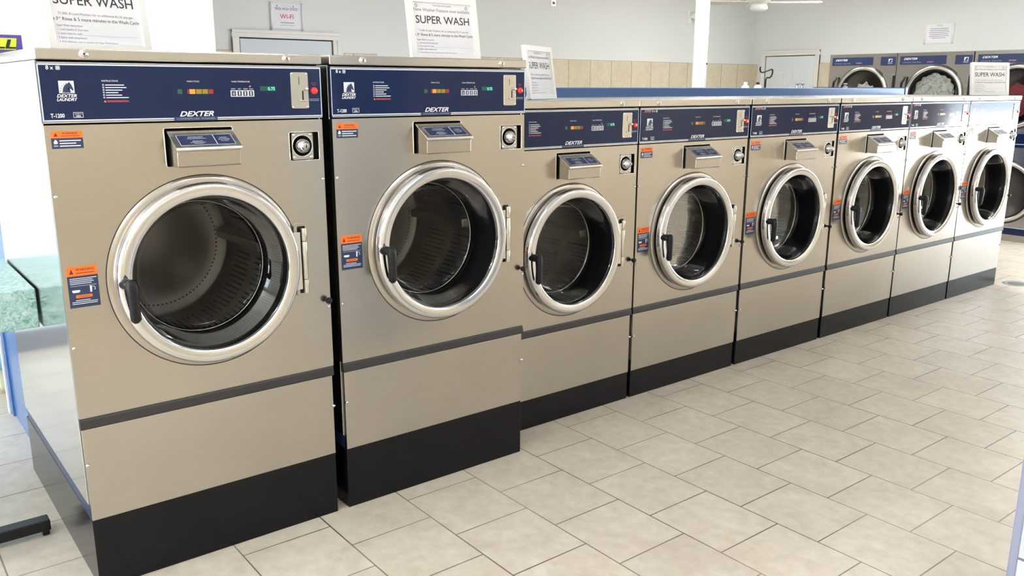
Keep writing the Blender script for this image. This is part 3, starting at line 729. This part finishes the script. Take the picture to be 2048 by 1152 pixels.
# ------------------------------------------------------------------ stack dryers
def dryer(yl, lab, cloth):
    t = thing('stack_dryer', lab, 'dryer', (XR, yl, 0), -PI/2, 'stack dryers in the far wall')   # local x runs towards -y
    w = .838; H = 1.955
    cxs = .45; rcs = (1.49, .51); R = .318
    b = MB(); b.holes(rect(0, w, .0, H), [circ(cxs, z, .27, 64) for z in rcs], -.045, .0, STEEL); b.build('front_panel', t)
    b = MB(); b.box(0.002, w-.002, .30, 1.15, 0.0, H-.002, STEEL); b.box(.002, .012, .001, .30, 0, H-.002, STEEL); b.box(w-.012, w-.002, .001, .30, 0, H-.002, STEEL); b.box(.002, w-.002, .001, .30, H-.012, H-.002, STEEL); b.build('cabinet', t)
    for i, zc in enumerate(rcs):
        d = MB(); d.lathe([(.285, -.052), (.316, -.054), (.320, -.066), (.312, -.078), (.298, -.082), (.286, -.078), (.282, -.068)], cxs, zc, SATIN, 80)
        d.lathe([(.332, -.0452), (.335, -.050), (.322, -.054)], cxs, zc, TRIMK, 80)
        dd = d.build('door', t)
        g = MB(); g.lathe([(.284, -.068), (.262, -.062), (.262, -.045)], cxs, zc, RUBBER, 64); g.build('gasket', dd)
        g = MB(); g.lathe([(.264, -.064), (.15, -.068), (0, -.070)], cxs, zc, GLASS, 64); g.build('glass', dd)
        g = MB(); g.box(cxs+.24, cxs+.375, -.052, -.045, zc-.12, zc+.235, STEEL); g.tube([(cxs+.372, -.056, zc-.11), (cxs+.372, -.056, zc+.22)], .009, BLACK, 10); g.build('hinge', dd, bevel=.002)
        g = MB(); g.tube([(cxs-.325, -.07, zc+.20), (cxs-.345, -.10, zc+.14), (cxs-.35, -.10, zc+.06)], [.012, .016, .012], BLACK, 12); g.build('door_handle', dd)
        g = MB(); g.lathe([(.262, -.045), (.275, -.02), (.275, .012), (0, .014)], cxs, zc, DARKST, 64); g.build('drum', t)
    b = MB()
    b.box(.035, .552, -.049, -.045, 1.826, 1.918, NAVYM); b.box(.648, .826, -.049, -.045, 1.820, 1.916, NAVYM)
    b.text('DEXTER', .075, 1.878, .030, -.0496, WHITEP, shear=.35, bold=.02, width=.155); b.text('STACK DRYER', .065, 1.842, .019, -.0496, GREYP, width=.21); b.text('EXPRESS', .34, 1.845, .019, -.0496, PINKP, shear=.4, bold=.02)
    horse(b, .742, 1.855, .045, -.0496); b.quad(.735, .79, 1.838, 1.848, -.0496, GREYP)
    b.build('control_label', t)
    b = MB(); b.box(.0, w, -.050, -.045, .975, 1.115, NAVY); b.quad(.0, w, 1.006, 1.012, -.0506, STRIPE)
    b.text('DEXTER', .075, 1.062, .030, -.0506, WHITEP, shear=.35, bold=.02, width=.155); b.text('STACK DRYER', .065, 1.030, .019, -.0506, GREYP, width=.21); b.build('middle_control_label', t)
    b = MB(); b.box(.0, w, -.052, -.045, .070, .150, NAVY); b.quad(0, w, .1405, .149, -.0526, STRIPE); b.build('kick_band', t)
    b = MB(); b.box(.0, w, -.040, .0, .0, .05, VOID); b.build('toe_kick', t)
    return t
dryer(3.27, 'leftmost stack dryer, beside the white panelled door', 1)
dryer(2.425, 'stack dryer with pale green bedding showing in its window', 2)
dryer(1.575, 'rightmost visible stack dryer, behind the last washer', 3)
def clothes(name, loc, r, m, lab, seed, sq=.35):
    bm = bmesh.new(); bmesh.ops.create_icosphere(bm, subdivisions=5, radius=1)
    from mathutils import noise
    for v in bm.verts:
        p = v.co.copy(); n = noise.fractal(p*1.7+Vector((seed, 0, 0)), 1.0, 2.1, 5)*.35+abs(noise.noise(p*3.1+Vector((0, seed, 0))))*.35
        v.co = p*(1+n*.55-.2)
        v.co.x *= r*sq; v.co.y *= r*.96; v.co.z *= r
        q = math.hypot(v.co.y, v.co.z)
        if q > .25: v.co.y *= .25/q; v.co.z *= .25/q
    me = bpy.data.meshes.new(name); bm.to_mesh(me); bm.free(); me.materials.append(m)
    for p in me.polygons: p.use_smooth = True
    o = bpy.data.objects.new(name, me); COL.objects.link(o); o.location = loc
    return tag(o, lab, 'laundry')
clothes('bedding', (9.172, 2.425-.45, 1.485), .268, TOWEL, 'pale green and white bedding bunched in the middle dryer', 3.3, .10)
clothes('bedding', (9.172, 3.27-.47, 1.45), .19, TOWEL, 'pale bedding low in the window of the leftmost dryer', 8.1, .12)
clothes('clothes', (9.172, 1.575-.47, 1.45), .19, DCLOTH, 'dark red clothes in the upper drum of the rightmost dryer', 5.7, .12)

# ------------------------------------------------------------------ wall notices
def notice(loc, rz, w, h, lab, wifi):
    t = thing('wall_notice', lab, 'notice', loc, rz)
    b = MB(); b.box(.02, w-.02, -.006, -.003, 0, h, PAPER); p = b.build('paper', t)
    b = MB()
    if wifi:
        b.text('Twin City Coin Laundry', w/2, h-.022, .010, -.0066, INKG, align='CENTER')
        b.text('FREE HIGH SPEED', w/2, h-.062, .036, -.0066, INKG, align='CENTER', width=w*.68, bold=.01)
        b.text('WI-FI', w/2, h-.145, .062, -.0066, WIFIRED, align='CENTER', width=w*.40, bold=.01)
        b.quad(w*.30, w*.70, h-.188, h-.182, -.0066, INKG); b.quad(w*.28, w*.72, h-.212, h-.209, -.0066, GREYP)
        for x in (w*.22, w*.70): b.lathe([(0, -.0066), (.006, -.0066)], x, h-.022, INK, 12, False)
    else:
        b.text('NOTICE', w/2, h-.030, .022, -.0066, INKG, align='CENTER')
        for i, ww in enumerate((.62, .66, .70, .64, .68, .5)): b.quad(w*(.5-ww/2), w*(.5+ww/2), h-.062-i*.024, h-.056-i*.024, -.0066, INKG)
    b.build('printing', p)
    for x in (.012, w-.012):
        b = MB(); b.tube([(x, -.012, -.012), (x, -.012, h+.012)], .012, WPLAST, 12); b.build('side_bar', t)
notice((3.205, YB, 2.145), 0, .362, .245, 'FREE HIGH SPEED WI-FI notice in white side bars above the doorway', True)
notice((XD-.001, 3.175, 2.145), -PI/2, .385, .245, 'white printed notice in clear side bars on the wall above the dryers', False)

# security camera and wall switch
t = thing('security_camera', 'small white security camera on the back wall beside the column', 'camera', (9.66, YB, 2.56))
b = MB(); b.box(-.10, -.02, -.03, -.001, -.09, .09, WPLAST); b.build('bracket', t, bevel=.006)
b = MB(); b.tube([(-.03, -.03, 0), (.03, -.07, 0)], .016, WPLAST, 12); b.tube([(-.03, -.02, .03), (.02, -.16, .0)], .045, WPLAST, 20); b.build('housing', t)
b = MB(); b.tube([(.022, -.165, -.01), (.030, -.182, -.015)], .036, BLACK, 20); b.build('lens', t)
t = thing('wall_switch', 'small wall plate high on the back wall at the top edge', 'switch', (6.96, YB, 2.57))
b = MB(); b.box(0, .075, -.008, -.0005, 0, .13, SATIN); b.build('plate', t, bevel=.002)
b = MB(); b.box(.018, .057, -.014, -.008, .02, .055, INKG); b.box(.018, .057, -.014, -.008, .07, .11, INKG); b.build('toggle', t)

# ceiling fan
t = thing('ceiling_fan', 'off white ceiling fan with paddle blades near the back right', 'ceiling fan', (7.14, 2.87, 0))
b = MB(); b.latz([(0, ZC), (.07, ZC), (.06, ZC-.06), (.018, ZC-.07), (.018, 2.66), (.0, 2.66)], 0, 0, FAN, 24); b.build('downrod', t)
b = MB(); b.latz([(0, 2.66), (.08, 2.655), (.12, 2.60), (.12, 2.44), (.09, 2.40), (0, 2.40)], 0, 0, FAN, 32); b.build('motor', t)
b = MB(); b.latz([(.07, 2.40), (.085, 2.38), (.09, 2.35), (.06, 2.33), (0, 2.325)], 0, 0, FANSH, 32); b.build('light_shade', t)
for k in range(4):
    a = math.radians(-47+90*k); b = MB()
    pts = [(.10, -.03), (.20, -.05), (.53, -.068), (.60, -.055), (.62, 0), (.60, .055), (.53, .068), (.20, .05), (.10, .03)]
    v = [(p[0], p[1], 2.41+p[1]*.18) for p in pts]+[(p[0], p[1], 2.418+p[1]*.18) for p in pts]; n = len(pts)
    b.add(v, [list(range(n))[::-1], list(range(n, 2*n))]+[(i, (i+1) % n, n+(i+1) % n, n+i) for i in range(n)], FAN)
    b.xform(Matrix.Rotation(a, 4, 'Z')); b.build('blade', t)

# tiled pillar at the right edge, drain
b = MB(); b.box(1.90, 2.40, -2.45, -1.948, 0, ZC, WTILE)
t = tag(b.build('tiled_pillar'), 'white tiled pillar cropped by the right edge of the frame', 'pillar')
b = MB(); b.box(1.893, 1.925, -1.953, -1.93, 0, ZC, mat('lavender_trim', (.30, .32, .45), .3)); b.build('corner_trim', t, bevel=.006)
t = thing('floor_drain', 'round grey floor drain beyond the far end of the washers', 'drain', (7.07, .075, 0))
b = MB(); b.latz([(.075, .0005), (.085, .003), (.11, .003), (.115, 0)], 0, 0, COPPERP, 40); b.build('rim', t)
b = MB(); b.latz([(0, .001), (.078, .001)], 0, 0, mat('drain_grate', (.12, .12, .11), .5), 32)
b.build('grate', t)
